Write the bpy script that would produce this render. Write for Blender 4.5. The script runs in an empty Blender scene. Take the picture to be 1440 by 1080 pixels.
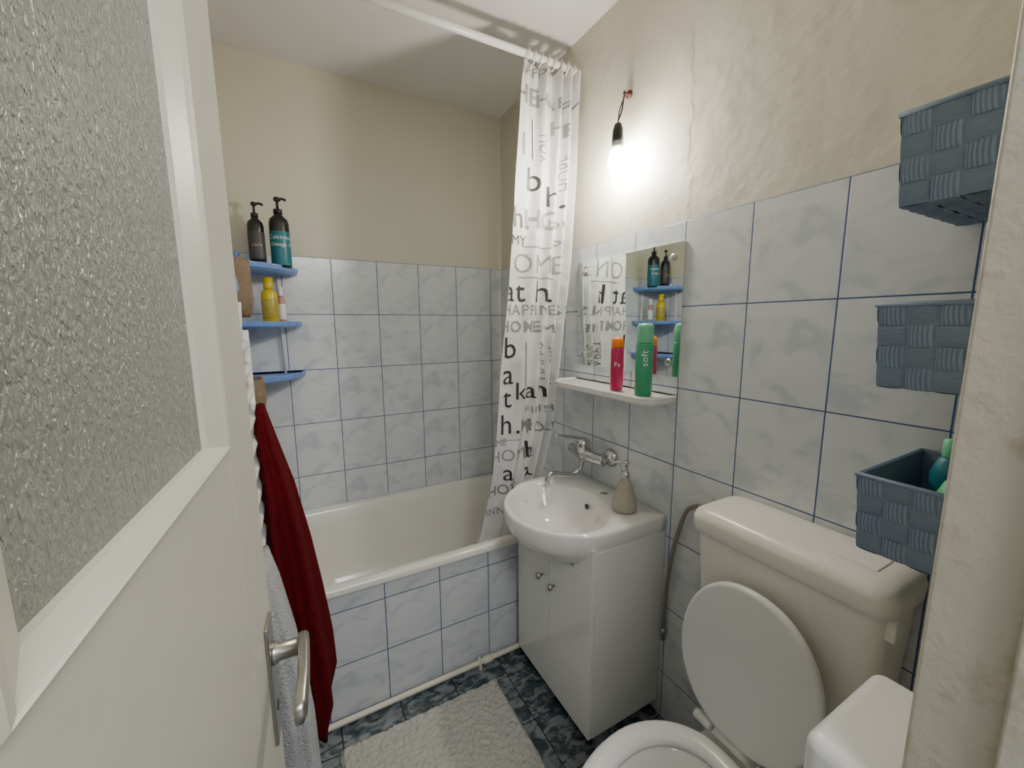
import bpy, bmesh, math, random
from mathutils import Vector, Matrix, noise
random.seed(3)
sin,cos,pi=math.sin,math.cos,math.pi
W,D,HC=1.047,2.055,2.45
XL=-0.20
# ------------------------------------------------------------------ helpers
def link(o,parent=None):
    bpy.context.collection.objects.link(o)
    if parent is not None: o.parent=parent
    return o
def empty(name,loc=(0,0,0)):
    o=bpy.data.objects.new(name,None); o.empty_display_size=.05; o.location=loc
    return link(o)
def mesh_obj(name,verts,faces,mat,smooth=False,parent=None,recalc=True,auto=None):
    me=bpy.data.meshes.new(name); me.from_pydata([tuple(v) for v in verts],[],faces); me.update()
    if recalc:
        bm=bmesh.new(); bm.from_mesh(me); bmesh.ops.recalc_face_normals(bm,faces=bm.faces); bm.to_mesh(me); bm.free()
    if mat is not None:
        for m in (mat if isinstance(mat,(list,tuple)) else [mat]): me.materials.append(m)
    for p in me.polygons: p.use_smooth=smooth
    o=bpy.data.objects.new(name,me); return link(o,parent)
def box(name,x0,x1,y0,y1,z0,z1,mat,bevel=0,parent=None,seg=3):
    v=[(x,y,z) for x in (x0,x1) for y in (y0,y1) for z in (z0,z1)]
    f=[(0,1,3,2),(4,6,7,5),(0,4,5,1),(2,3,7,6),(0,2,6,4),(1,5,7,3)]
    o=mesh_obj(name,v,f,mat,bevel>0,parent)
    if bevel>0:
        me=o.data; bm=bmesh.new(); bm.from_mesh(me)
        bmesh.ops.bevel(bm,geom=list(bm.edges),offset=bevel,segments=seg,affect='EDGES',profile=.5)
        for f in bm.faces: f.smooth=True
        bm.to_mesh(me); bm.free()
        wn=o.modifiers.new("wn",'WEIGHTED_NORMAL'); wn.keep_sharp=False
    return o
def loft(name,rings,mat,cap0=True,cap1=True,parent=None,smooth=True,closed=True):
    n=len(rings[0]); v=[p for r in rings for p in r]; f=[]
    for i in range(len(rings)-1):
        for j in range(n if closed else n-1):
            k=(j+1)%n; f.append((i*n+j,i*n+k,(i+1)*n+k,(i+1)*n+j))
    if cap0: f.append(tuple(range(n)))
    if cap1: f.append(tuple((len(rings)-1)*n+j for j in range(n)))
    return mesh_obj(name,v,f,mat,smooth,parent)
def lathe(name,prof,c,mat,parent=None,seg=32,axis='Z',capped=True):
    rings=[]
    for r,h in prof:
        ring=[]
        for i in range(seg):
            a=2*pi*i/seg; p=(r*cos(a),r*sin(a),h)
            if axis=='X': p=(p[2],p[0],p[1])
            if axis=='Y': p=(p[1],p[2],p[0])
            ring.append((c[0]+p[0],c[1]+p[1],c[2]+p[2]))
        rings.append(ring)
    return loft(name,rings,mat,capped,capped,parent)
def catmull(pts,sub=8):
    P=[Vector(p) for p in pts]; P=[2*P[0]-P[1]]+P+[2*P[-1]-P[-2]]; out=[]
    for i in range(1,len(P)-2):
        for k in range(sub):
            t=k/sub; a,b,c,d=P[i-1],P[i],P[i+1],P[i+2]
            out.append(.5*((2*b)+(c-a)*t+(2*a-5*b+4*c-d)*t*t+(3*b-a-3*c+d)*t**3))
    out.append(P[-2]); return out
def tube(name,pts,r,mat,parent=None,seg=12,sub=8,smoothpath=True):
    P=catmull(pts,sub) if smoothpath else [Vector(p) for p in pts]
    t0=(P[1]-P[0]).normalized(); up=Vector((0,0,1)) if abs(t0.z)<.9 else Vector((1,0,0))
    nrm=t0.cross(up).normalized(); rings=[]
    for i,p in enumerate(P):
        t=(P[min(i+1,len(P)-1)]-P[max(i-1,0)]).normalized()
        nrm=(nrm-t*nrm.dot(t)).normalized(); b=t.cross(nrm)
        rr=r(i/(len(P)-1)) if callable(r) else r
        rings.append([p+nrm*rr*cos(2*pi*k/seg)+b*rr*sin(2*pi*k/seg) for k in range(seg)])
    return loft(name,rings,mat,True,True,parent)
# ------------------------------------------------------------------ materials
def new_mat(name):
    m=bpy.data.materials.new(name); m.use_nodes=True; nt=m.node_tree
    b=nt.nodes["Principled BSDF"]; return m,nt,b
def N(nt,t): return nt.nodes.new(t)
def L(nt,a,b): nt.links.new(a,b)
def math_n(nt,op,a,b=None,c=None):
    n=nt.nodes.new("ShaderNodeMath"); n.operation=op
    for i,x in enumerate((a,b,c)):
        if x is None: continue
        if isinstance(x,(int,float)): n.inputs[i].default_value=x
        else: L(nt,x,n.inputs[i])
    return n.outputs[0]
def simple(name,col,rough=.5,metal=0,var=.04,scale=20,bump=0,bscale=80,coat=0,spec=.5):
    m,nt,b=new_mat(name)
    tc=N(nt,"ShaderNodeTexCoord"); nz=N(nt,"ShaderNodeTexNoise"); nz.inputs["Scale"].default_value=scale; nz.inputs["Detail"].default_value=4
    L(nt,tc.outputs["Object"],nz.inputs["Vector"])
    mx=N(nt,"ShaderNodeMixRGB"); mx.inputs[1].default_value=(*[max(0,c*(1-var)) for c in col],1); mx.inputs[2].default_value=(*[min(1,c*(1+var)) for c in col],1)
    L(nt,nz.outputs[0],mx.inputs[0]); L(nt,mx.outputs[0],b.inputs["Base Color"])
    b.inputs["Roughness"].default_value=rough; b.inputs["Metallic"].default_value=metal
    b.inputs["Coat Weight"].default_value=coat; b.inputs["Specular IOR Level"].default_value=spec
    if bump>0:
        n2=N(nt,"ShaderNodeTexNoise"); n2.inputs["Scale"].default_value=bscale; n2.inputs["Detail"].default_value=5
        L(nt,tc.outputs["Object"],n2.inputs["Vector"])
        bp=N(nt,"ShaderNodeBump"); bp.inputs["Strength"].default_value=bump; bp.inputs["Distance"].default_value=.01
        L(nt,n2.outputs[0],bp.inputs["Height"]); L(nt,bp.outputs[0],b.inputs["Normal"])
    return m
def tile_mat(name,axis,h0,z0,tw=.2,th=.25,c1=(.54,.59,.64),c2=(.69,.72,.74),grout=(.06,.10,.26),gw=.0017,rough=.18,vaxis='Z',veinscale=7,cdark=None,nrough=.5):
    m,nt,b=new_mat(name)
    tc=N(nt,"ShaderNodeTexCoord"); sp=N(nt,"ShaderNodeSeparateXYZ"); L(nt,tc.outputs["Object"],sp.inputs[0])
    u=math_n(nt,'DIVIDE',math_n(nt,'SUBTRACT',sp.outputs[axis],h0),tw)
    v=math_n(nt,'DIVIDE',math_n(nt,'SUBTRACT',sp.outputs[vaxis],z0),th)
    fu,fv=math_n(nt,'FLOOR',u),math_n(nt,'FLOOR',v)
    du=math_n(nt,'MULTIPLY',math_n(nt,'PINGPONG',u,.5),tw); dv=math_n(nt,'MULTIPLY',math_n(nt,'PINGPONG',v,.5),th)
    d=math_n(nt,'MINIMUM',du,dv)
    g=N(nt,"ShaderNodeMapRange"); g.inputs[1].default_value=gw*.7; g.inputs[2].default_value=gw*1.25; L(nt,d,g.inputs[0])
    cb=N(nt,"ShaderNodeCombineXYZ"); L(nt,math_n(nt,'SUBTRACT',u,fu),cb.inputs[0]); L(nt,math_n(nt,'SUBTRACT',v,fv),cb.inputs[1])
    wn=N(nt,"ShaderNodeTexWhiteNoise"); cb2=N(nt,"ShaderNodeCombineXYZ"); L(nt,fu,cb2.inputs[0]); L(nt,fv,cb2.inputs[1]); L(nt,cb2.outputs[0],wn.inputs["Vector"])
    L(nt,math_n(nt,'MULTIPLY',math_n(nt,'FLOOR',math_n(nt,'MULTIPLY',wn.outputs["Value"],3)),3.7),cb.inputs[2])
    nz=N(nt,"ShaderNodeTexNoise"); nz.inputs["Scale"].default_value=veinscale/4; nz.inputs["Detail"].default_value=5; nz.inputs["Roughness"].default_value=nrough; nz.inputs["Distortion"].default_value=.9
    mp=N(nt,"ShaderNodeMapping"); mp.inputs["Rotation"].default_value=(0,0,.5); mp.inputs["Scale"].default_value=(1,1.7,1)
    L(nt,cb.outputs[0],mp.inputs[0]); L(nt,mp.outputs[0],nz.inputs["Vector"])
    cr=N(nt,"ShaderNodeValToRGB"); e=cr.color_ramp.elements; e[0].position=.34; e[0].color=(*(cdark or c1),1); e[1].position=.58; e[1].color=(*c2,1)
    e2=cr.color_ramp.elements.new(.47); e2.color=(*c1,1) if cdark else (*[(a+bb*3)/4 for a,bb in zip(c1,c2)],1)
    L(nt,nz.outputs[0],cr.inputs[0])
    mx=N(nt,"ShaderNodeMixRGB"); mx.inputs[1].default_value=(*grout,1); L(nt,cr.outputs[0],mx.inputs[2]); L(nt,g.outputs[0],mx.inputs[0])
    L(nt,mx.outputs[0],b.inputs["Base Color"])
    rr=N(nt,"ShaderNodeMapRange"); rr.inputs[3].default_value=.7; rr.inputs[4].default_value=rough; L(nt,g.outputs[0],rr.inputs[0]); L(nt,rr.outputs[0],b.inputs["Roughness"])
    bp=N(nt,"ShaderNodeBump"); bp.inputs["Strength"].default_value=.5; bp.inputs["Distance"].default_value=.0012
    n3=N(nt,"ShaderNodeTexNoise"); n3.inputs["Scale"].default_value=14; L(nt,tc.outputs["Object"],n3.inputs["Vector"])
    L(nt,math_n(nt,'ADD',g.outputs[0],math_n(nt,'MULTIPLY',n3.outputs[0],.8)),bp.inputs["Height"]); L(nt,bp.outputs[0],b.inputs["Normal"])
    return m
def plaster(name,col,bump=.35,dist=.01,crack=False):
    m,nt,b=new_mat(name)
    tc=N(nt,"ShaderNodeTexCoord")
    nz=N(nt,"ShaderNodeTexNoise"); nz.inputs["Scale"].default_value=2.5; nz.inputs["Detail"].default_value=6; L(nt,tc.outputs["Object"],nz.inputs["Vector"])
    mx=N(nt,"ShaderNodeMixRGB"); mx.inputs[1].default_value=(*[c*.92 for c in col],1); mx.inputs[2].default_value=(*col,1)
    L(nt,nz.outputs[0],mx.inputs[0]); L(nt,mx.outputs[0],b.inputs["Base Color"]); b.inputs["Roughness"].default_value=.55
    a=N(nt,"ShaderNodeTexNoise"); a.inputs["Scale"].default_value=5; a.inputs["Detail"].default_value=3; a.inputs["Distortion"].default_value=.3; L(nt,tc.outputs["Object"],a.inputs["Vector"])
    c=N(nt,"ShaderNodeTexNoise"); c.inputs["Scale"].default_value=30; c.inputs["Detail"].default_value=3; L(nt,tc.outputs["Object"],c.inputs["Vector"])
    hgt=math_n(nt,'ADD',a.outputs[0],math_n(nt,'MULTIPLY',c.outputs[0],.2))
    if crack:   # repaired seam in the plaster: a slight step along a wandering vertical line
        sp=N(nt,"ShaderNodeSeparateXYZ"); L(nt,tc.outputs["Object"],sp.inputs[0])
        wob=math_n(nt,'MULTIPLY',math_n(nt,'SUBTRACT',a.outputs[0],.5),.12)
        wob2=math_n(nt,'MULTIPLY',math_n(nt,'SUBTRACT',c.outputs[0],.5),.03)
        yy=math_n(nt,'ADD',math_n(nt,'ADD',sp.outputs['Y'],wob),wob2)
        st=N(nt,"ShaderNodeMapRange"); st.inputs[1].default_value=.850; st.inputs[2].default_value=.862; L(nt,yy,st.inputs[0])
        hgt=math_n(nt,'ADD',hgt,math_n(nt,'MULTIPLY',st.outputs[0],.11))
    bp=N(nt,"ShaderNodeBump"); bp.inputs["Strength"].default_value=bump; bp.inputs["Distance"].default_value=dist
    L(nt,hgt,bp.inputs["Height"]); L(nt,bp.outputs[0],b.inputs["Normal"])
    return m
M={}
M['wall']=plaster("cream_plaster",(.64,.615,.52),.5,.013,True)
M['wallback']=plaster("cream_plaster_back",(.68,.66,.55),.18)
M['ceil']=plaster("ceiling_plaster",(.80,.79,.775),.12)
M['tile_r']=tile_mat("wall_tile_right",'Y',.849,1.6705)
M['tile_b']=tile_mat("wall_tile_back",'X',-.0201,1.6705)
M['tile_l']=tile_mat("wall_tile_left",'Y',1.95,1.6705)
M['tile_tub']=tile_mat("tub_front_tile",'X',.02,.42,tw=.2,th=.2,c1=(.52,.56,.61),c2=(.65,.68,.70))
M['floor']=tile_mat("floor_tile",'X',.05,.05,tw=.2,th=.2,c1=(.065,.085,.098),c2=(.22,.25,.265),cdark=(.022,.035,.045),grout=(.012,.016,.02),gw=.0018,rough=.25,vaxis='Y',veinscale=14,nrough=.62)
M['porc']=simple("white_ceramic",(.80,.79,.77),.12,var=.01,coat=.5)
M['enamel']=simple("bathtub_enamel",(.79,.775,.725),.15,var=.03,scale=6,coat=.4)
M['plastic']=simple("cistern_plastic",(.77,.755,.695),.28,var=.02,scale=8)
M['seat']=simple("seat_plastic",(.70,.705,.70),.25,var=.01)
M['lac']=simple("white_lacquer",(.77,.77,.73),.12,var=.01,coat=.4)
M['chrome']=simple("chrome",(.58,.58,.59),.13,1,var=.02)
M['steel']=simple("brushed_steel",(.50,.48,.45),.3,1,var=.08,scale=60)
M['paint']=simple("door_paint",(.575,.56,.485),.36,var=.03,scale=5,bump=.10,bscale=22)
M['pipe']=simple("pipe_paint",(.70,.67,.55),.35,var=.05)
M['white']=simple("white_plastic",(.78,.78,.77),.3,var=.01)
M['black']=simple("black_plastic",(.010,.010,.011),.3)
M['dark']=simple("dark_grey",(.05,.05,.055),.5)
M['blue']=simple("blue_plastic",(.17,.31,.70),.3,var=.05)
M['teal']=simple("teal_label",(.008,.15,.20),.4)
M['labelw']=simple("label_white",(.78,.80,.79),.4)
M['yellow']=simple("yellow_plastic",(.58,.44,.01),.3)
M['yellow2']=simple("yellow_label",(.38,.30,.04),.35,var=.4,scale=60)
M['pinkp']=simple("pink_label",(.50,.25,.24),.35)
M['pink']=simple("pink_can",(.52,.015,.11),.25)
M['orange']=simple("orange_cap",(.85,.22,.005),.35)
M['green']=simple("green_can",(.05,.36,.18),.28)
M['greenl']=simple("green_cap",(.16,.52,.29),.3)
M['red']=simple("red_terry",(.10,.003,.006),.95,var=.35,scale=40,bump=.7,bscale=260,spec=.1)
M['towel']=simple("white_terry",(.54,.55,.56),.95,var=.12,scale=60,bump=.9,bscale=260,spec=.1)
M['rug']=simple("rug_pile",(.50,.49,.455),.95,var=.15,scale=90,spec=.05)
M['rope']=simple("braided_hose",(.33,.29,.25),.45,.6,var=.3,scale=150)
M['stone']=simple("sandstone_ceramic",(.42,.39,.31),.6,var=.18,scale=160,bump=.3,bscale=200)
M['wicker']=simple("woven_jute",(.24,.175,.115),.85,var=.35,scale=90,bump=.9,bscale=160)
M['letter']=simple("print_black",(.03,.03,.032),.5)
M['letterg']=simple("print_grey",(.24,.24,.245),.5)
M['brown']=simple("rusty_hook",(.12,.04,.03),.6)
M['gold']=simple("gold_print",(.5,.35,.2),.4)
m,nt,b=new_mat("curtain_fabric"); b.inputs["Base Color"].default_value=(.76,.76,.765,1); b.inputs["Roughness"].default_value=.42
tc=N(nt,"ShaderNodeTexCoord"); nz=N(nt,"ShaderNodeTexNoise"); nz.inputs["Scale"].default_value=9; nz.inputs["Detail"].default_value=4; L(nt,tc.outputs["Object"],nz.inputs["Vector"])
bp=N(nt,"ShaderNodeBump"); bp.inputs["Strength"].default_value=.45; bp.inputs["Distance"].default_value=.03; L(nt,nz.outputs[0],bp.inputs["Height"]); L(nt,bp.outputs[0],b.inputs["Normal"])
tr=N(nt,"ShaderNodeBsdfTranslucent"); tr.inputs[0].default_value=(.75,.75,.74,1); mxs=N(nt,"ShaderNodeMixShader"); mxs.inputs[0].default_value=.2
out=nt.nodes["Material Output"]; L(nt,b.outputs[0],mxs.inputs[1]); L(nt,tr.outputs[0],mxs.inputs[2]); L(nt,mxs.outputs[0],out.inputs[0]); M['curtain']=m
m,nt,b=new_mat("mirror_silver"); b.inputs["Metallic"].default_value=1; b.inputs["Roughness"].default_value=.015
tc=N(nt,"ShaderNodeTexCoord"); nz=N(nt,"ShaderNodeTexNoise"); nz.inputs["Scale"].default_value=3; L(nt,tc.outputs["Object"],nz.inputs["Vector"])
mx=N(nt,"ShaderNodeMixRGB"); mx.inputs[1].default_value=(.76,.82,.79,1); mx.inputs[2].default_value=(.82,.87,.84,1); L(nt,nz.outputs[0],mx.inputs[0]); L(nt,mx.outputs[0],b.inputs["Base Color"]); M['mirror']=m
m,nt,b=new_mat("lit_bulb"); b.inputs["Base Color"].default_value=(1,.95,.85,1); b.inputs["Emission Color"].default_value=(1,.92,.79,1); b.inputs["Emission Strength"].default_value=520; M['bulb']=m
m,nt,b=new_mat("hammered_glass"); tc=N(nt,"ShaderNodeTexCoord"); mp=N(nt,"ShaderNodeMapping"); mp.inputs["Scale"].default_value=(1,1,.5); L(nt,tc.outputs["Object"],mp.inputs[0])
vz=N(nt,"ShaderNodeTexNoise"); vz.inputs["Scale"].default_value=380; vz.inputs["Detail"].default_value=2; vz.inputs["Distortion"].default_value=.6; L(nt,mp.outputs[0],vz.inputs["Vector"])
mp2=N(nt,"ShaderNodeMapping"); mp2.inputs["Scale"].default_value=(1,1,.05); L(nt,tc.outputs["Object"],mp2.inputs[0])
v2=N(nt,"ShaderNodeTexNoise"); v2.inputs["Scale"].default_value=260; v2.inputs["Detail"].default_value=2; L(nt,mp2.outputs[0],v2.inputs["Vector"])
bp=N(nt,"ShaderNodeBump"); bp.inputs["Strength"].default_value=1; bp.inputs["Distance"].default_value=.005; L(nt,math_n(nt,'ADD',vz.outputs[0],math_n(nt,'MULTIPLY',v2.outputs[0],1.5)),bp.inputs["Height"]); L(nt,bp.outputs[0],b.inputs["Normal"])
b.inputs["Base Color"].default_value=(.40,.41,.35,1); b.inputs["Roughness"].default_value=.12; b.inputs["Transmission Weight"].default_value=.35; b.inputs["IOR"].default_value=1.6; b.inputs["Specular IOR Level"].default_value=.8; M['glass']=m
m,nt,b=new_mat("chipped_frame_paint"); tc=N(nt,"ShaderNodeTexCoord"); nz=N(nt,"ShaderNodeTexNoise"); nz.inputs["Scale"].default_value=18; nz.inputs["Detail"].default_value=8; nz.inputs["Roughness"].default_value=.65; L(nt,tc.outputs["Object"],nz.inputs["Vector"])
cr=N(nt,"ShaderNodeValToRGB"); e=cr.color_ramp.elements; e[0].position=.55; e[0].color=(.54,.51,.42,1); e[1].position=.72; e[1].color=(.38,.32,.23,1); L(nt,nz.outputs[0],cr.inputs[0]); L(nt,cr.outputs[0],b.inputs["Base Color"]); b.inputs["Roughness"].default_value=.5
bp=N(nt,"ShaderNodeBump"); bp.inputs["Strength"].default_value=.4; bp.inputs["Distance"].default_value=.01; L(nt,nz.outputs[0],bp.inputs["Height"]); L(nt,bp.outputs[0],b.inputs["Normal"]); M['frame']=m
def weave(name,vert):
    m,nt,b=new_mat(name); tc=N(nt,"ShaderNodeTexCoord"); wv=N(nt,"ShaderNodeTexWave"); wv.wave_type='BANDS'
    wv.bands_direction='Z' if not vert else 'DIAGONAL'; mp=N(nt,"ShaderNodeMapping"); mp.inputs["Scale"].default_value=(1,1,1) if not vert else (1,1,.0001)
    L(nt,tc.outputs["Object"],mp.inputs[0]); L(nt,mp.outputs[0],wv.inputs["Vector"]); wv.inputs["Scale"].default_value=125; wv.inputs["Distortion"].default_value=.6
    mx=N(nt,"ShaderNodeMixRGB"); mx.inputs[1].default_value=(.125,.175,.26,1); mx.inputs[2].default_value=(.225,.295,.405,1); L(nt,wv.outputs[0],mx.inputs[0]); L(nt,mx.outputs[0],b.inputs["Base Color"])
    b.inputs["Roughness"].default_value=.6; bp=N(nt,"ShaderNodeBump"); bp.inputs["Strength"].default_value=.5; bp.inputs["Distance"].default_value=.0015; L(nt,wv.outputs[0],bp.inputs["Height"]); L(nt,bp.outputs[0],b.inputs["Normal"]); return m
M['wh']=weave("weave_horizontal",False); M['wv']=weave("weave_vertical",True)
# ------------------------------------------------------------------ room shell
floor=box("floor",XL-.1,W+.12,-1.2,D+.12,-.06,0,M['floor'])
ceil=box("ceiling",XL-.1,W+.12,-.12,D+.12,HC,HC+.06,M['ceil'])
wr=box("wall_right",W+.006,W+.12,-.1,D+.12,0,HC,M['wall'])
box("tile_cladding_right",W,W+.0075,.118,D,0,1.6705,M['tile_r'],parent=wr)
wb=box("wall_back",XL-.1,W+.006,D+.006,D+.12,0,HC,M['wallback'])
box("tile_cladding_back",XL,W,D,D+.0075,0,1.6705,M['tile_b'],parent=wb)
wl=box("wall_left",XL-.1,XL-.006,-.1,D+.006,0,HC,M['wallback'])
box("tile_cladding_left",XL-.0075,XL,-.04,D,0,1.6705,M['tile_l'],parent=wl)
wf=box("wall_front",.54,W+.006,-.1,.113,0,HC,M['wallback'])
box("lintel",-.1,.54,-.1,.113,2.1,HC,M['wallback'],parent=wf)
box("wall_pier",XL-.006,-.13,-.1,-.05,0,HC,M['wallback'],parent=wf)
fr=box("trim_1",.50,.5395,-.1,.118,0,2.1,M['frame'],bevel=.004)
box("stop_strip",.487,.50,-.1,.062,0,2.1,M['frame'],bevel=.003,parent=fr)
# ------------------------------------------------------------------ bathtub
def rrect(x0,x1,y0,y1,r,z,n=12):
    pts=[]
    for cx,cy,a0 in ((x1-r,y1-r,0),(x0+r,y1-r,90),(x0+r,y0+r,180),(x1-r,y0+r,270)):
        for i in range(n+1):
            a=math.radians(a0+90*i/n); pts.append((cx+r*cos(a),cy+r*sin(a),z))
    return pts
tub=empty("bathtub")
x0,x1,y0,y1=XL+.002,W-.002,1.345,D-.002
R=[rrect(x0,x1,y0,y1,.012,.486),rrect(x0,x1,y0,y1,.012,.502),rrect(x0+.004,x1-.004,y0+.004,y1-.004,.012,.509),rrect(x0+.012,x1-.012,y0+.012,y1-.012,.014,.512),
   rrect(x0+.045,x1-.045,y0+.040,y1-.040,.10,.510),rrect(x0+.055,x1-.052,y0+.048,y1-.048,.11,.500),rrect(x0+.075,x1-.07,y0+.06,y1-.06,.13,.43),
   rrect(x0+.13,x1-.11,y0+.085,y1-.085,.14,.24),rrect(x0+.18,x1-.15,y0+.12,y1-.12,.14,.14),rrect(x0+.25,x1-.21,y0+.18,y1-.18,.12,.115)]
loft("tub_shell",R,M['enamel'],False,True,tub)
box("tub_apron",XL+.002,W-.002,1.356,1.372,0.001,.488,M['tile_tub'],parent=tub)
tube("water_pipe",[(XL+.002,1.331,.028),(.2,1.331,.03),(.6,1.331,.032),(.74,1.331,.033),(1.0,1.333,.034),(1.04,1.335,.034)],.0105,M['pipe'])
wp=bpy.data.objects["water_pipe"]
lathe("pipe_fitting",[(.012,-.02),(.015,-.018),(.015,.018),(.012,.02)],(.6,1.331,.032),M['pipe'],wp,16,'X')
box("pipe_clip",.56,.572,1.322,1.344,.0,.046,M['pipe'],.003,wp)
# ------------------------------------------------------------------ vanity cabinet
cab=empty("bathroom_cabinet")
cx0,cx1,cy0,cy1=.735,W-.002,.865,1.315
box("side_panel_near",cx0+.018,cx1,cy0,cy0+.016,.05,.689,M['lac'],.0012,cab)
box("side_panel_far",cx0+.018,cx1,cy1-.016,cy1,.05,.689,M['lac'],.0012,cab)
box("bottom_panel",cx0+.018,cx1,cy0+.016,cy1-.016,.05,.066,M['lac'],0,cab)
box("back_panel",cx1-.008,cx1,cy0+.016,cy1-.016,.066,.56,M['lac'],0,cab)
mid=1.095
def fascia(n,ya,yb,zt): box(n,cx0+.001,cx0+.018,ya,yb,.600,zt,M['lac'],0,cab)
fascia("fascia_near",cy0,cy0+.04,.700); fascia("fascia_near_inner",cy0+.04,.955,.648)
fascia("fascia_far",cy1-.04,cy1,.700); fascia("fascia_far_inner",1.255,cy1-.04,.648)
box("cabinet_door_near",cx0,cx0+.017,cy0,mid-.0015,.052,.601,M['lac'],.0015,cab)
box("cabinet_door_far",cx0,cx0+.017,mid+.0015,cy1,.052,.601,M['lac'],.0015,cab)
for i,y in enumerate((mid-.035,mid+.04)):
    lathe("knob_%d"%i,[(.004,0),(.005,-.012),(.012,-.016),(.013,-.022),(.009,-.027),(.002,-.028)],(cx0,y,.475),M['steel'],cab,20,'X')
for i,(x,y) in enumerate(((cx0+.03,cy0+.03),(cx0+.03,cy1-.03),(cx1-.03,cy0+.03),(cx1-.03,cy1-.03))):
    lathe("cabinet_leg_%d"%i,[(.012,.001),(.013,.004),(.010,.02),(.014,.051)],(x,y,0),M['black'],cab,16)
# ------------------------------------------------------------------ washbasin
C=(.80,1.105)
yb0,yb1=.862,1.350
ctrl=[(W-.003,yb0),(.95,yb0),(.86,yb0),(.775,yb0+.002),(.735,yb0+.012),(.70,yb0+.035),(.655,.93),(.615,.985),(.592,1.05),(.587,1.10),(.597,1.16),(.622,1.22),(.662,1.27),(.705,1.305),(.75,1.335),(.80,yb1),(.87,yb1),(.95,yb1),(W-.003,yb1)]
poly=[(p.x,p.y) for p in catmull([Vector((a,b,0)) for a,b in ctrl],6)]
def cast(ang,poly,C):
    dx,dy=cos(ang),sin(ang); best=None
    n=len(poly)
    for i in range(n):
        ax,ay=poly[i]; bx,by=poly[(i+1)%n]
        ex,ey=bx-ax,by-ay; den=dx*ey-dy*ex
        if abs(den)<1e-9: continue
        t=((ax-C[0])*ey-(ay-C[1])*ex)/den; s=((ax-C[0])*dy-(ay-C[1])*dx)/den
        if t>0 and -1e-6<=s<=1+1e-6 and (best is None or t>best): best=t
    return best
NA=120; angs=[2*pi*i/NA for i in range(NA)]
for c_ in (math.atan2(yb0-C[1],W-.003-C[0])%(2*pi),math.atan2(yb1-C[1],W-.003-C[0])%(2*pi)):
    k=min(range(NA),key=lambda i:abs((angs[i]-c_+pi)%(2*pi)-pi)); angs[k]=c_
rad=[cast(a,poly,C) for a in angs]
def under(s_back,s_front,z):
    out=[]
    for a,r in zip(angs,rad):
        w=(1-cos(a))/2; sc=s_back*(1-w)+s_front*w
        out.append((min(C[0]+r*sc*cos(a),W-.003),C[1]+r*sc*sin(a),z))
    return out
def bowl_ring(sc,z,cxs=0): return [(.775+.158*sc*cos(a)+cxs,1.105+.198*sc*sin(a),z) for a in angs]
rings=[under(.45,.45,.585),under(.62,.60,.60),under(.80,.76,.628),under(.93,.90,.662),under(.985,.975,.690),under(1,1,.715),under(1,1,.735),under(.993,.993,.743),under(.975,.975,.747)]
rings+=[bowl_ring(1.06,.747),bowl_ring(1.0,.742),bowl_ring(.95,.725),bowl_ring(.86,.68),bowl_ring(.68,.635),bowl_ring(.4,.612,.01),bowl_ring(.12,.606,.02)]
basin=empty("washbasin")
loft("basin_body",rings,M['porc'],True,True,basin)
lathe("drain",[(.026,0),(.024,.003),(.016,.005),(.004,.004)],(.795,1.105,.607),M['chrome'],basin,24)
lathe("overflow",[(.010,0),(.010,.004),(.006,.004)],(.905,1.105,.706),M['dark'],basin,20,'X')
lathe("brand_oval",[(.014,0),(.014,.0012),(.001,.0014)],(.975,1.09,.747),M['steel'],basin,20)
# ------------------------------------------------------------------ tap
tap=empty("wall_mixer_tap")
for i,y in enumerate((1.135,1.295)):
    lathe("flange_%d"%i,[(.013,-.042),(.016,-.022),(.026,-.018),(.035,-.007),(.036,-.001)],(W,y,.862),M['chrome'],tap,28,'X')
    lathe("coupling_nut_%d"%i,[(.018,-.052),(.021,-.048),(.021,-.032),(.018,-.028)],(W,y,.862),M['chrome'],tap,6,'X')
tube("tap_body",[(.995,1.118,.862),(.985,1.16,.862),(.978,1.215,.865),(.985,1.27,.862),(.995,1.312,.862)],lambda t:.0215+.006*math.exp(-((t-.5)/.18)**2),M['chrome'],tap,22)
lathe("tap_cartridge",[(.020,-.01),(.028,0),(.030,.028),(.027,.045),(.015,.053),(.003,.055)],(.972,1.215,.878),M['chrome'],tap,28)
tube("tap_lever",[(.965,1.215,.922),(.94,1.225,.930),(.90,1.238,.938),(.862,1.25,.946)],lambda t:.012-.004*t,M['chrome'],tap,12)
tube("tap_spout",[(.972,1.215,.85),(.965,1.215,.825),(.955,1.22,.80),(.93,1.225,.785),(.89,1.235,.79),(.86,1.24,.797),(.835,1.243,.795),(.825,1.245,.775),(.825,1.245,.762)],.0105,M['chrome'],tap,14)
# ------------------------------------------------------------------ soap dispenser
sd=empty("soap_dispenser"); c=(.945,.955,.7475)
lathe("bottle",[(.032,0),(.040,.003),(.041,.012),(.039,.030),(.031,.068),(.021,.098),(.014,.110),(.013,.118),(.004,.119)],c,M['stone'],sd,32)
lathe("collar",[(.013,.117),(.015,.119),(.015,.134),(.006,.136),(.0045,.138),(.0045,.158),(.011,.160),(.011,.170),(.003,.173)],c,M['chrome'],sd,24)
tube("nozzle",[(c[0],c[1],c[2]+.165),(c[0]-.018,c[1]+.022,c[2]+.165),(c[0]-.028,c[1]+.036,c[2]+.155)],.0045,M['chrome'],sd,10)
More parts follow.
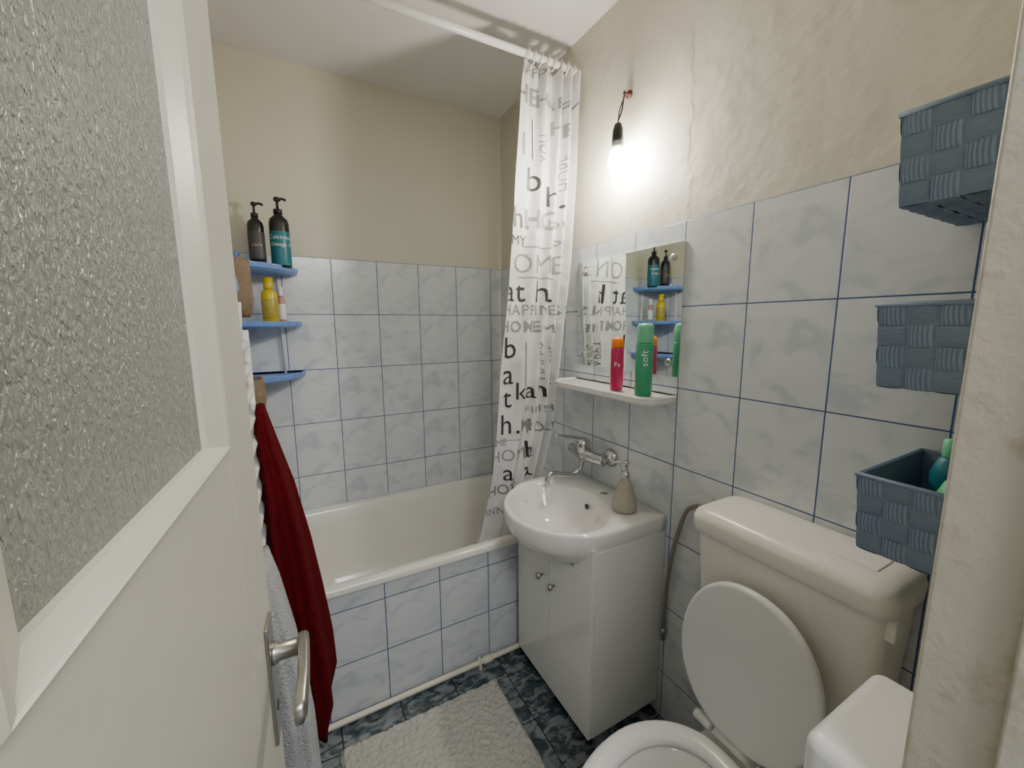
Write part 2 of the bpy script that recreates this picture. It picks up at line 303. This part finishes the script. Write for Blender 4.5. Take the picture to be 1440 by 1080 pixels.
# ------------------------------------------------------------------ mirror & shelf
mir=empty("wall_mirror")
box("mirror_glass",W-.006,W-.0005,.845,1.352,1.205,1.612,M['mirror'],0,mir)
for i,(y,z) in enumerate(((.885,1.57),(1.31,1.57),(.885,1.25),(1.31,1.25))):
    lathe("mirror_clip_%d"%i,[(.011,-.0065),(.011,-.009),(.006,-.012),(.001,-.0125)],(W,y,z),M['steel'],mir,20,'X')
def shelf_ring(z,ins):
    T=[i*pi/16 for i in range(9)]
    a=[(W-.125+.045*(1-sin(t))+ins,.85+ins+.045*(1-cos(t)),z) for t in T]
    b_=[(W-.125+.045*(1-sin(t))+ins,1.372-ins-.045*(1-cos(t)),z) for t in reversed(T)]
    return [(W-.001,.85+ins,z)]+a+b_+[(W-.001,1.372-ins,z)]
shelf=loft("bathroom_shelf",[shelf_ring(1.118,.012),shelf_ring(1.126,.002),shelf_ring(1.142,0),shelf_ring(1.148,.004),shelf_ring(1.146,.010),shelf_ring(1.144,.014)],M['porc'],smooth=False)
def can(name,x,y,z,r,h,mb,mc,caph):
    e=empty(name)
    lathe("can_body",[(r*.9,.0),(r,.003),(r,h-caph-.006),(r*.92,h-caph)],(x,y,z),mb,e,28)
    lathe("can_cap",[(r*.93,h-caph),(r*.95,h-caph+.002),(r*.93,h-.01),(r*.75,h-.002),(r*.3,h)],(x,y,z),mc,e,28)
    return e
pc=can("spray_can",W-.085,1.03,1.1465,.0215,.180,M['pink'],M['orange'],.034)
gc=can("deodorant_can",W-.09,.905,1.1465,.0265,.225,M['green'],M['greenl'],.06)
def text_on(name,body,size,mat,parent,fn,rot=0,bold=0,sub=.012):
    cu=bpy.data.curves.new(name,"FONT"); cu.body=body; cu.size=size; cu.resolution_u=3; cu.align_x='CENTER'; cu.align_y='CENTER'
    cu.offset=bold; cu.space_character=1.08
    o=bpy.data.objects.new(name,cu); bpy.context.collection.objects.link(o); bpy.context.view_layer.update()
    dg=bpy.context.evaluated_depsgraph_get(); me=bpy.data.meshes.new_from_object(o.evaluated_get(dg)); bpy.data.objects.remove(o)
    bm=bmesh.new(); bm.from_mesh(me); bmesh.ops.triangulate(bm,faces=bm.faces)
    for _ in range(5):
        ed=[e for e in bm.edges if e.calc_length()>sub]
        if not ed: break
        bmesh.ops.subdivide_edges(bm,edges=ed,cuts=1); bmesh.ops.triangulate(bm,faces=[f for f in bm.faces if len(f.verts)>3])
    for v in bm.verts:
        a,b_=v.co.x,v.co.y
        if rot: a,b_=a*cos(rot)-b_*sin(rot),a*sin(rot)+b_*cos(rot)
        v.co=Vector(fn(a,b_))
    bm.to_mesh(me); bm.free(); me.name=name; me.materials.clear(); me.materials.append(mat)
    return link(bpy.data.objects.new(name,me),parent)
def cyl_map(x,y,z,r,a0): return lambda a,b: (x+r*cos(a0+a/r),y+r*sin(a0+a/r),z+b)
text_on("can_text","soft",.030,M['labelw'],gc,cyl_map(W-.09,.905,1.265,.0272,math.radians(228)),rot=pi/2,sub=.006)
text_on("can_text2","Fa",.022,M['labelw'],pc,cyl_map(W-.085,1.03,1.235,.0222,math.radians(228)),sub=.006)
# ------------------------------------------------------------------ bare bulb
lp=empty("hanging_light_bulb"); lx,ly=W-.050,1.098
lathe("hook_plate",[(.013,-.003),(.013,-.008),(.004,-.010),(.004,-.03)],(W+.006,1.105,2.125),M['brown'],lp,16,'X')
tube("cord",[(W-.020,1.103,2.130),(W-.03,1.098,2.10),(W-.040,1.094,2.06),(lx,ly,2.03),(lx,ly,2.01)],.0026,M['dark'],lp,8)
tube("cord_loop",[(W-.012,1.107,2.128),(W-.022,1.112,2.10),(W-.038,1.106,2.07),(lx,ly,2.03),(lx,ly,2.01)],.0020,M['dark'],lp,8)
lathe("socket",[(.006,.052),(.012,.048),(.017,.030),(.0195,.0),(.0195,-.012)],(lx,ly,1.972),M['black'],lp,24)
lathe("bulb_neck",[(.0185,.0),(.0185,-.012),(.020,-.022)],(lx,ly,1.962),M['white'],lp,24)
lathe("bulb_glass",[(.0205,.0),(.026,-.016),(.030,-.034),(.0285,-.050),(.020,-.063),(.008,-.069),(.001,-.070)],(lx,ly,1.940),M['bulb'],lp,28)
# ------------------------------------------------------------------ curtain
cur=empty("shower_curtain")
rod=tube("curtain_rod",[(XL+.002,1.372,2.322),(W-.002,1.372,2.322)],.0125,M['white'],None,16,smoothpath=False)
def lerp(tab,z):
    for (z0,a),(z1,b) in zip(tab,tab[1:]):
        if z0>=z>=z1: return a+(b-a)*(z0-z)/(z0-z1)
    return tab[-1][1] if z<tab[-1][0] else tab[0][1]
LE=[(2.31,.80),(2.2,.785),(1.9,.765),(1.52,.745),(1.2,.712),(.95,.695),(.75,.675),(.45,.615)]
RE=[(2.31,1.030),(2.2,1.030),(1.9,1.025),(1.5,1.005),(1.2,.975),(.95,.95),(.75,.90),(.45,.82)]
def ysurf(x,z):
    l,r=lerp(LE,z),lerp(RE,z); p=(x-l)/(r-l); p=max(-.02,min(1.02,p))
    yc=lerp([(2.31,1.376),(2.0,1.378),(.8,1.415),(.45,1.44)],z)
    ph=.5*sin(z*2.1)+.3*sin(z*5+1)
    top=max(0,(z-2.05)/.25)
    A=.008+.017*p*p+.006*top
    return yc+A*sin(2*pi*(.6*p+3.2*p*p)+ph)+.0015*sin(z*17+p*9)+.005*top*sin(2*pi*7*p)
v=[];f=[];NX,NZ=150,110
for j in range(NZ+1):
    z=2.30-(2.30-.455)*j/NZ
    l,r=lerp(LE,z),lerp(RE,z)
    for i in range(NX+1):
        x=l+(r-l)*i/NX; v.append((x,ysurf(x,z),z+(.008*sin(i/NX*40) if j==0 else 0)))
for j in range(NZ):
    for i in range(NX): a=j*(NX+1)+i; f.append((a,a+1,a+NX+2,a+NX+1))
mesh_obj("curtain_cloth",v,f,M['curtain'],True,cur)
for i in range(8):
    x=.81+.2*i/7; pts=[(x+.004*sin(a),1.372+.019*cos(a),2.318+.022*sin(a)) for a in [2*pi*k/16 for k in range(17)]]
    tube("curtain_ring_%d"%i,pts,.0022,M['white'],cur,6,smoothpath=False)
def cmap(cx,cz,sx=1):
    def g(a,b):
        z=cz+b; l,r=lerp(LE,z),lerp(RE,z); x=max(l+.001,min(r-.001,cx+a*sx)); return (x,ysurf(x,z)-.0018,z)
    return g
T=[("HAPPY",.845,2.275,.045,0,'g',0),("HE",.815,2.19,.085,0,'g',.0015),("HAPPY",.945,2.185,.055,0,'g',.0005),("YOU",.885,2.02,.045,pi/2,'g',0),("HE",.965,2.10,.07,0,'g',.001),
("b",.845,1.905,.12,0,'b',0),("h.",.945,1.855,.11,0,'b',0),("HO",.885,1.765,.095,0,'g',.002),("h.",.795,1.765,.11,0,'b',0),("HOPE",.985,1.95,.05,pi/2,'g',0),("l",.80,2.02,.11,0,'g',0),
("MY",.785,1.685,.05,0,'b',0),("HOME",.835,1.60,.105,0,'g',-.0012),("PE",.97,1.68,.06,0,'g',0),("HOPE",.96,1.76,.035,0,'g',0),("at h.",.835,1.495,.12,0,'b',0),("HAPPINESS",.865,1.425,.058,0,'g',0),
("HOME",.795,1.36,.062,0,'g',.0008),("ME",.94,1.35,.05,0,'g',0),("b",.752,1.275,.12,0,'b',0),("HAPPY",.90,1.22,.05,pi/2,'g',0),("MY HOME",.94,1.20,.035,pi/2,'g',0),("a",.745,1.17,.12,0,'b',0),("kah.",.86,1.10,.10,0,'b',0),("t",.742,1.075,.12,0,'b',0),
("FINISH",.89,1.02,.04,0,'g',0),("h.",.752,.965,.12,0,'b',0),("M",.825,.955,.07,0,'g',.0012),("YOU",.885,.94,.06,0,'g',0),("ME",.715,.895,.04,0,'g',0),("HOME",.765,.835,.07,0,'g',-.0005),("a",.745,.76,.10,0,'b',0),("b",.845,.85,.10,0,'b',0),("a",.835,.765,.10,0,'b',0),("HOT",.72,.69,.06,0,'g',.001),("INNER",.715,.60,.045,0,'g',0),("h.",.80,.66,.09,0,'b',0)]
for i,(s,x,z,sz,ro,cc,bo) in enumerate(T):
    text_on("print_%d"%i,s,sz,M['letter'] if cc=='b' else M['letterg'],cur,cmap(x,z),rot=ro,bold=bo,sub=.009)
for i,(xa,xb,z) in enumerate(((.80,.93,1.665),(.79,.95,1.55),(.72,.80,.90))):
    vv=[];n=40
    for k in range(n+1):
        x=xa+(xb-xa)*k/n
        for dz in (0,.003): vv.append((x,ysurf(x,z+dz)-.0018,z+dz))
    mesh_obj("print_rule_%d"%i,vv,[(2*k,2*k+2,2*k+3,2*k+1) for k in range(n)],M['letterg'],False,cur)
for i,(x,za,zb) in enumerate(((.84,1.98,2.12),(.815,1.12,1.30))):
    vv=[];n=30
    for k in range(n+1):
        z=za+(zb-za)*k/n
        for dx in (0,.003): vv.append((x+dx,ysurf(x+dx,z)-.0018,z))
    mesh_obj("print_bar_%d"%i,vv,[(2*k,2*k+2,2*k+3,2*k+1) for k in range(n)],M['letter'],False,cur)
# ------------------------------------------------------------------ toilet
toi=empty("toilet"); tcx,tcy=.61,.452
def egg(sf,sb,sw,z,cx=tcx,n=56,af=.225,ab=.19,bw=.158):
    out=[]
    for i in range(n):
        a=2*pi*i/n; c_=cos(a); x=cx-(af*sf if c_>0 else ab*sb)*c_; y=tcy+bw*sw*(abs(sin(a))**.92)*(1 if sin(a)>0 else -1); out.append((x,y,z))
    return out
rings=[egg(.55,.9,.58,0.001,.66),egg(.53,.9,.56,.03,.66),egg(.48,.85,.52,.10,.66),egg(.55,.9,.60,.20,.65),egg(.80,.95,.82,.30,.62),egg(.93,1,.94,.36,.605),egg(.955,1,.96,.385),egg(.95,1,.955,.395),egg(.90,.9,.90,.397),
       egg(.74,.70,.72,.395),egg(.70,.66,.68,.38),egg(.62,.55,.60,.30,.61),egg(.38,.35,.38,.21,.64),egg(.15,.15,.15,.19,.65)]
loft("toilet_bowl",rings,M['porc'],True,True,toi)
box("toilet_neck",.74,.93,.37,.535,.18,.395,M['porc'],.02,toi)
so=[egg(1.0,.93,1.0,.400),egg(1.02,.95,1.02,.406),egg(1.01,.94,1.01,.416),egg(.97,.90,.96,.421),egg(.80,.76,.74,.418),egg(.75,.70,.69,.409),egg(.75,.70,.69,.401)]
so.append(so[0])
loft("toilet_seat",so,M['seat'],False,False,toi)
hx,hz=.808,.425; tilt=math.radians(5)
def lidring(s,off):
    out=[]; n=64
    for i in range(n):
        a=2*pi*i/n; c_=cos(a)
        l=.184+(.186*s if c_>0 else .176*s)*c_; w=.155*s*(abs(sin(a))**.9)*(1 if sin(a)>0 else -1)
        out.append((hx+l*sin(tilt)-off*cos(tilt),tcy+.002+w,hz+l*cos(tilt)+off*sin(tilt)))
    return out
loft("toilet_lid",[lidring(.95,.012),lidring(.985,.011),lidring(1,.006),lidring(1.0,-.004),lidring(.98,-.010),lidring(.90,-.014),lidring(.5,-.017)],M['seat'],True,True,toi)
for i,y in enumerate((tcy-.075,tcy+.075)):
    lathe("lid_hinge_%d"%i,[(.011,-.022),(.013,-.018),(.013,.018),(.011,.022)],(hx-.002,y,.425),M['seat'],toi,16,'Y')
cis=empty("toilet_cistern")
def rr2(x0,x1,y0,y1,r,z): return rrect(x0,x1,y0,y1,r,z,8)
bx1=W-.002
loft("cistern_body",[rr2(.925,bx1,.30,.59,.03,.43),rr2(.905,bx1,.28,.61,.035,.45),rr2(.895,bx1,.265,.625,.035,.55),rr2(.882,bx1,.255,.636,.03,.80),rr2(.880,bx1,.253,.638,.03,.862)],M['plastic'],True,True,cis)
loft("cistern_lid",[rr2(.876,bx1,.249,.641,.03,.845),rr2(.868,bx1,.242,.648,.035,.850),rr2(.866,bx1,.240,.650,.035,.882),rr2(.872,bx1,.245,.645,.035,.897),rr2(.886,bx1-.004,.256,.634,.035,.906),rr2(.905,bx1-.012,.272,.618,.03,.910)],M['plastic'],True,True,cis)
box("flush_plate",.925,1.0,.285,.37,.904,.9125,M['plastic'],.003,cis)
box("cistern_hinge",.900,.925,.243,.262,.80,.862,M['plastic'],.004,cis)
tube("cistern_supply_hose",[(.985,.655,.835),(.995,.67,.85),(1.01,.70,.848),(1.02,.735,.835),(1.026,.775,.80),(1.03,.80,.73),(1.03,.822,.63),(1.03,.836,.52),(1.03,.84,.42),(1.032,.843,.34),(1.04,.848,.30)],.0065,M['rope'],None,12)
hs=bpy.data.objects["cistern_supply_hose"]
lathe("hose_nut",[(.008,-.012),(.011,-.010),(.011,.010),(.008,.012)],(1.03,.842,.34),M['steel'],hs,6)
# ------------------------------------------------------------------ woven baskets
def basket(x0,x1,y0,y1,z0,z1,taper=.007,name="woven_storage_basket"):
    verts=[];faces=[];mi=[]
    def P(u,v,side):
        t=taper*(1-v); X0,X1,Y0,Y1=x0+t,x1-t*.3,y0+t*.3,y1-t; z=z0+(z1-z0)*v
        if side==0: return Vector((X0,Y1+(Y0-Y1)*u,z)),Vector((-1,0,0))
        if side==1: return Vector((X0+(X1-X0)*u,Y0,z)),Vector((0,-1,0))
        if side==2: return Vector((X1,Y0+(Y1-Y0)*u,z)),Vector((1,0,0))
        if side==3: return Vector((X1+(X0-X1)*u,Y1,z)),Vector((0,1,0))
        t=taper; return Vector((x0+t+(x1-x0-1.3*t)*u,y0+t*.3+(y1-y0-1.3*t)*v,z0)),Vector((0,0,-1))
    def cell(side,i,j,nu,nv,hor):
        g=5; base=len(verts)
        for b_ in range(g+1):
            for a in range(g+1):
                s,t=a/g,b_/g; p,n=P((i+s)/nu,(j+t)/nv,side)
                q=t if hor else s; r=s if hor else t
                hgt=.0030*(sin(pi*min(max(q,.0),1))**.35)*(.6+.4*sin(pi*r))-.0005
                verts.append(p+n*hgt)
        for b_ in range(g):
            for a in range(g):
                k=base+b_*(g+1)+a; faces.append((k,k+1,k+g+2,k+g+1)); mi.append(0 if hor else 1)
    for side in range(5):
        ln=(y1-y0) if side in (0,2) else (x1-x0); nu=max(3,round(ln/.034)); nv=4 if side<4 else max(3,round((y1-y0)/.034))
        for i in range(nu):
            for j in range(nv): cell(side,i,j,nu,nv,(i+j)%2==0)
    e=empty(name)
    o=mesh_obj("weave_shell",verts,faces,[M['wh'],M['wv']],True,e,recalc=False)
    for p,m_ in zip(o.data.polygons,mi): p.material_index=m_
    w=.004; t=taper
    inner=[[(x0+t,y0+t*.3,z0+.002),(x1-t*.3,y0+t*.3,z0+.002),(x1-t*.3,y1-t,z0+.002),(x0+t,y1-t,z0+.002)],[(x0,y0,z1),(x1,y0,z1),(x1,y1,z1),(x0,y1,z1)],
       [(x0+w,y0+w,z1),(x1-w,y0+w,z1),(x1-w,y1-w,z1),(x0+w,y1-w,z1)],[(x0+t+w,y0+w,z0+.006),(x1-w-.003,y0+w,z0+.006),(x1-w-.003,y1-t-w,z0+.006),(x0+t+w,y1-t-w,z0+.006)]]
    loft("basket_liner",inner,M['wh'],True,True,e,False)
    tube("basket_rim",[(x0,y0,z1-.002),(x1,y0,z1-.002),(x1,y1,z1-.002),(x0,y1,z1-.002),(x0,y0,z1-.002)],.0042,M['wh'],e,8,smoothpath=False)
    return e
for z0,z1 in ((1.535,1.662),(1.272,1.397),(1.005,1.130)):
    basket(.785,W-.006,.120,.283,z0,z1)
tb=empty("shampoo_bottle"); lathe("bottle_body",[(.022,.0),(.024,.004),(.024,.10),(.016,.125),(.010,.13)],(.97,.225,1.0125),M['teal'],tb,24)
lathe("bottle_cap",[(.012,.128),(.013,.13),(.013,.158),(.010,.16)],(.97,.225,1.0125),M['greenl'],tb,20)
tb2=empty("shampoo_bottle"); lathe("bottle_body",[(.022,.0),(.026,.004),(.026,.09),(.018,.112),(.008,.114)],(.88,.19,1.0125),M['greenl'],tb2,24); lathe("bottle_cap",[(.012,.112),(.013,.114),(.013,.135),(.010,.137)],(.88,.19,1.0125),M['white'],tb2,20)
ph=empty("toilet_paper_dispenser")
box("holder_body",.505,.70,.119,.205,.76,.885,M['white'],.018,ph,5)
lathe("paper_roll",[(.018,.0),(.05,.0),(.05,.09),(.018,.09)],(.56,.165,.70),M['labelw'],ph,28,'X')
# ------------------------------------------------------------------ door (local frame, rotated)
door=empty("door_1",(-.0495,.55,0))
door.rotation_euler=(0,0,math.atan2(-.998,-.066))
TH=.038; S0,S1=.12,.410; BX,BZ=.036,.010; RC=.011
GX0,GX1,GZ0,GZ1=S0+BX,S1-BX,1.262+BZ,1.90
Z0,Z1=1.262,1.93
def dbox(n,x0,x1,z0,z1,y0=-TH,y1=0,mat='paint',bev=.003): return box(n,x0,x1,y0,y1,z0,z1,M[mat],bev,door)
DW=.60
dbox("lock_stile",0,S0,.012,2.05); dbox("hinge_stile",S1,DW,.012,2.05)
dbox("lower_panel",S0,S1,.012,Z0,bev=.0); dbox("top_rail",S0,S1,Z1,2.05,bev=.0)
def bead(n,a,b,c,d):
    rg=[]
    for t,y in ((0,0),(0.0,.002),(.12,.003),(.25,.002),(.35,.0),(.9,-RC*.7),(1,-RC-.002)):
        rg.append([(a[0]+(c[0]-a[0])*t,y,a[1]+(c[1]-a[1])*t),(b[0]+(d[0]-b[0])*t,y,b[1]+(d[1]-b[1])*t)])
    v=[p for r in rg for p in r]; f=[(2*i,2*i+1,2*i+3,2*i+2) for i in range(len(rg)-1)]
    mesh_obj(n,v,f,M['paint'],False,door)
bead("bead_lock",(S0,Z0),(S0,Z1),(GX0,GZ0),(GX0,GZ1)); bead("bead_bottom",(S1,Z0),(S0,Z0),(GX1,GZ0),(GX0,GZ0))
bead("bead_hinge",(S1,Z1),(S1,Z0),(GX1,GZ1),(GX1,GZ0)); bead("bead_top",(S0,Z1),(S1,Z1),(GX0,GZ1),(GX1,GZ1))
box("door_glass",GX0-.01,GX1+.01,-RC-.006,-RC,GZ0-.008,GZ1+.008,M['glass'],0,door)
box("handle_plate",.018,.054,0,.004,.875,1.028,M['steel'],.0018,door)
lathe("handle_rose",[(.013,.003),(.013,.008),(.010,.012),(.010,.034)],(.037,0,.985),M['steel'],door,20,'Y')
P=[Vector(p) for p in ((.026,.036,.987),(.030,.037,.987),(.05,.038,.986),(.09,.039,.984),(.128,.038,.982),(.136,.037,.981))]; rg=[]
for i,p in enumerate(P):
    s=.75 if i in (0,5) else 1
    rg.append([(p.x,p.y+.006*s*math.copysign(abs(cos(a))**.6,cos(a)),p.z+.0115*s*math.copysign(abs(sin(a))**.6,sin(a))) for a in [2*pi*k/20 for k in range(20)]])
loft("handle_lever",rg,M['steel'],True,True,door)
lathe("keyhole",[(.006,.0035),(.006,.0048),(.003,.005)],(.036,0,.915),M['dark'],door,16,'Y')
# ------------------------------------------------------------------ corner shelves
cs=empty("corner_shelf_unit")
def qdisc(r,z,sc=0):
    pts=[(XL+.001,D-.001,z)]; n=60
    for i in range(n+1):
        a=pi/2*i/n; rr=r+sc*abs(sin(a*14)); pts.append((XL+.001+rr*cos(a),D-.001-rr*sin(a),z))
    return pts
for i,z in enumerate((1.600,1.378,1.160)):
    loft("shelf_tier_%d"%i,[qdisc(.225,z-.016),qdisc(.238,z-.008,.004),qdisc(.240,z+.006,.005),qdisc(.240,z+.010,.005),qdisc(.233,z+.010,.004),qdisc(.231,z+.003)],M['blue'],True,True,cs,False)
for i,(x,y) in enumerate(((XL+.165,D-.012),(XL+.012,D-.165))):
    lathe("shelf_post_%d"%i,[(.006,1.16),(.006,1.60)],(x,y,0),M['white'],cs,12)
def bottle(name,x,y,z,r,h,mb,ml,pump=True,mcap=None,l0=.10,l1=.52):
    e=empty(name); mcap=mcap or mb
    lathe("bottle_body",[(r*.9,0),(r,.004),(r,h*.62),(r*.9,h*.68),(r*.42,h*.74),(r*.38,h*.77)],(x,y,z),mb,e,28)
    lathe("bottle_label",[(r+.0003,h*l0),(r+.0006,h*(l0+.005)),(r+.0006,h*l1),(r+.0003,h*(l1+.005))],(x,y,z),ml,e,28,capped=False)
    if pump:
        lathe("bottle_pump",[(r*.45,h*.76),(r*.45,h*.82),(r*.15,h*.83),(r*.15,h*.93),(r*.35,h*.94),(r*.35,h*.98),(r*.1,h)],(x,y,z),mcap,e,16)
        tube("pump_nozzle",[(x,y,z+h*.965),(x+.02,y-.012,z+h*.965),(x+.03,y-.018,z+h*.945)],.005,mcap,e,8)
    else: lathe("bottle_cap",[(r*.6,h*.75),(r*.62,h*.76),(r*.6,h*.99),(r*.4,h)],(x,y,z),mcap,e,20)
    return e
b1=bottle("pump_bottle",-.012,1.935,1.603,.036,.275,M['black'],M['teal'],l0=.03,l1=.50)
text_on("label_text","Coconut",.024,M['labelw'],b1,cyl_map(-.012,1.935,1.718,.0376,math.radians(272)),sub=.006)
text_on("label_text2","Omega 3",.020,M['labelw'],b1,cyl_map(-.012,1.935,1.690,.0376,math.radians(272)),sub=.006)
b2=bottle("pump_bottle",-.092,1.91,1.603,.028,.240,M['black'],M['dark'])
text_on("label_text","care",.020,M['gold'],b2,cyl_map(-.092,1.91,1.68,.0292,math.radians(272)),sub=.006)
bottle("small_jar",-.165,1.93,1.603,.018,.05,M['blue'],M['labelw'],False,M['blue'])
b3=bottle("shampoo_bottle",-.067,1.91,1.381,.029,.18,M['yellow'],M['yellow2'],False,M['yellow'])
bottle("shampoo_bottle",-.028,1.96,1.381,.016,.15,M['pinkp'],M['labelw'],False,M['white'])
def pouch(x0,x1,y0,y1,z0,z1):
    cx,cy=(x0+x1)/2,(y0+y1)/2; hx_,hy_=(x1-x0)/2,(y1-y0)/2; rg=[]
    for s,z in ((.75,0),(.92,.06),(1,.35),(1,.8),(.95,1),(.88,1),(.88,.5)):
        rg.append([(cx+hx_*s*math.copysign(abs(cos(a))**.6,cos(a)),cy+hy_*s*math.copysign(abs(sin(a))**.6,sin(a)),z0+(z1-z0)*z) for a in [2*pi*k/40 for k in range(40)]])
    return loft("hanging_jute_basket",rg,M['wicker'],True,True)
pouch(XL+.001,-.090,1.33,1.47,1.395,1.555); pouch(XL+.001,-.082,1.36,1.48,1.11,1.215)
# ------------------------------------------------------------------ towel radiator
rd=empty("towel_radiator")
rx=-.108
for i,y in enumerate((.72,1.21)):
    tube("radiator_post_%d"%i,[(rx,y,.55),(rx,y,1.36)],.014,M['white'],rd,14,smoothpath=False)
    for j,z in enumerate((.62,1.30)): tube("radiator_bracket_%d_%d"%(i,j),[(rx,y,z),(XL+.001,y,z)],.008,M['white'],rd,10,smoothpath=False)
for j in range(15):
    z=.60+.052*j
    tube("rung_%d"%j,[(rx,.72,z),(rx+.012,.80,z),(rx+.018,.965,z),(rx+.012,1.13,z),(rx,1.21,z)],.009,M['white'],rd,10,4)
cup=empty("toothbrush_cup"); lathe("cup",[(.022,0),(.026,.003),(.03,.08),(.028,.08),(.024,.006)],(rx-.02,1.15,1.345),M['white'],cup,24)
tube("toothbrush",[(rx-.02,1.15,1.36),(rx-.01,1.155,1.43),(rx-.004,1.16,1.475)],.004,M['white'],cup,8); box("brush_head",rx-.010,rx+.006,1.153,1.167,1.45,1.48,M['blue'],.003,cup)
# ------------------------------------------------------------------ towels
def drape(name,tab,mat,nf,seed,amp=.18):
    rnd=random.Random(seed); rg=[]; n=110; ph=[rnd.uniform(0,6) for _ in range(4)]
    zs=[t[0] for t in tab]; N_=50
    for k in range(N_+1):
        z=zs[0]+(zs[-1]-zs[0])*k/N_
        for a,b in zip(tab,tab[1:]):
            if a[0]>=z>=b[0]:
                t=(a[0]-z)/(a[0]-b[0]); q=[a[i]+(b[i]-a[i])*t for i in range(5)]; break
        ring=[]; am=amp*min(1,.3+k/N_*1.2)
        for i in range(n):
            a=2*pi*i/n; m_=1+am*sin(nf*a+ph[0]+k*.012)+am*.35*sin((nf*2+1)*a+ph[1]-k*.02)
            zz=z+(.02*sin(3*a+ph[3]) if k==N_ else 0)
            ring.append((max(q[1]+q[3]*m_*cos(a),XL+.012),q[2]+q[4]*m_*sin(a),zz))
        rg.append(ring)
    return loft(name,rg,mat,True,True)
drape("red_bath_towel",[(1.195,-.074,1.05,.008,.030),(1.14,-.072,1.05,.018,.05),(1.0,-.054,1.05,.032,.07),(.85,-.044,1.05,.044,.085),(.70,-.036,1.04,.052,.10),(.58,-.028,1.04,.056,.11),(.48,-.022,1.04,.054,.11),(.40,-.030,1.04,.042,.10)],M['red'],5,2,.18)
drape("white_hand_towel",[(.93,-.080,.86,.012,.05),(.88,-.075,.86,.020,.055),(.75,-.062,.86,.029,.06),(.6,-.050,.85,.034,.065),(.30,-.045,.84,.037,.065)],M['towel'],4,5,.12)
# ------------------------------------------------------------------ rug
v=[];f=[];nx,ny=190,210
rx0,rx1,ry0,ry1=.035,.600,.635,1.255
for j in range(ny+1):
    for i in range(nx+1):
        u,w_=i/nx,j/ny; x=rx0+(rx1-rx0)*u; y=ry0+(ry1-ry0)*w_
        e_=min(1,min(min(u,1-u)*(rx1-rx0),min(w_,1-w_)*(ry1-ry0))/.015)
        h=.004+e_*(.014+.006*noise.noise(Vector((x*70,y*70,0)))+.007*random.random())
        v.append((x+.004*noise.noise(Vector((y*30,3,0))),y+.004*noise.noise(Vector((x*30,7,0))),h))
for j in range(ny):
    for i in range(nx): a=j*(nx+1)+i; f.append((a,a+1,a+nx+2,a+nx+1))
rug=mesh_obj("bath_rug",v,f,M['rug'],True)
sm=rug.modifiers.new("solid","SOLIDIFY"); sm.thickness=.0035; sm.offset=-1
# ------------------------------------------------------------------ lights
def area(name,loc,rot,size,power,col):
    l=bpy.data.lights.new(name,'AREA'); l.size=size; l.energy=power; l.color=col; o=bpy.data.objects.new(name,l); o.location=loc; o.rotation_euler=rot; link(o); return o
area("doorway_fill_light",(.25,-.7,2.2),(math.radians(50),0,0),.6,19,(.98,.98,.96))  # unseen area light added behind the camera as ambient fill through the doorway
w=bpy.data.worlds.new("world"); bpy.context.scene.world=w; w.use_nodes=True
w.node_tree.nodes["Background"].inputs[0].default_value=(.90,.94,1,1); w.node_tree.nodes["Background"].inputs[1].default_value=.55
# ------------------------------------------------------------------ camera
th,p,r=.4958,.1459,-.0061
F=Vector((sin(th)*cos(p),cos(th)*cos(p),-sin(p))); Rv=Vector((cos(th),-sin(th),0)); U=Rv.cross(F)
R2=Rv*cos(r)+U*sin(r); U2=-Rv*sin(r)+U*cos(r)
cd=bpy.data.cameras.new("camera"); cd.sensor_width=36; cd.sensor_fit='HORIZONTAL'; cd.lens=568.13/1440*36; cd.clip_start=.01
co=bpy.data.objects.new("camera",cd); bpy.context.collection.objects.link(co)
co.matrix_world=Matrix(((R2.x,U2.x,-F.x,0),(R2.y,U2.y,-F.y,0),(R2.z,U2.z,-F.z,1.3695),(0,0,0,1)))
bpy.context.scene.camera=co
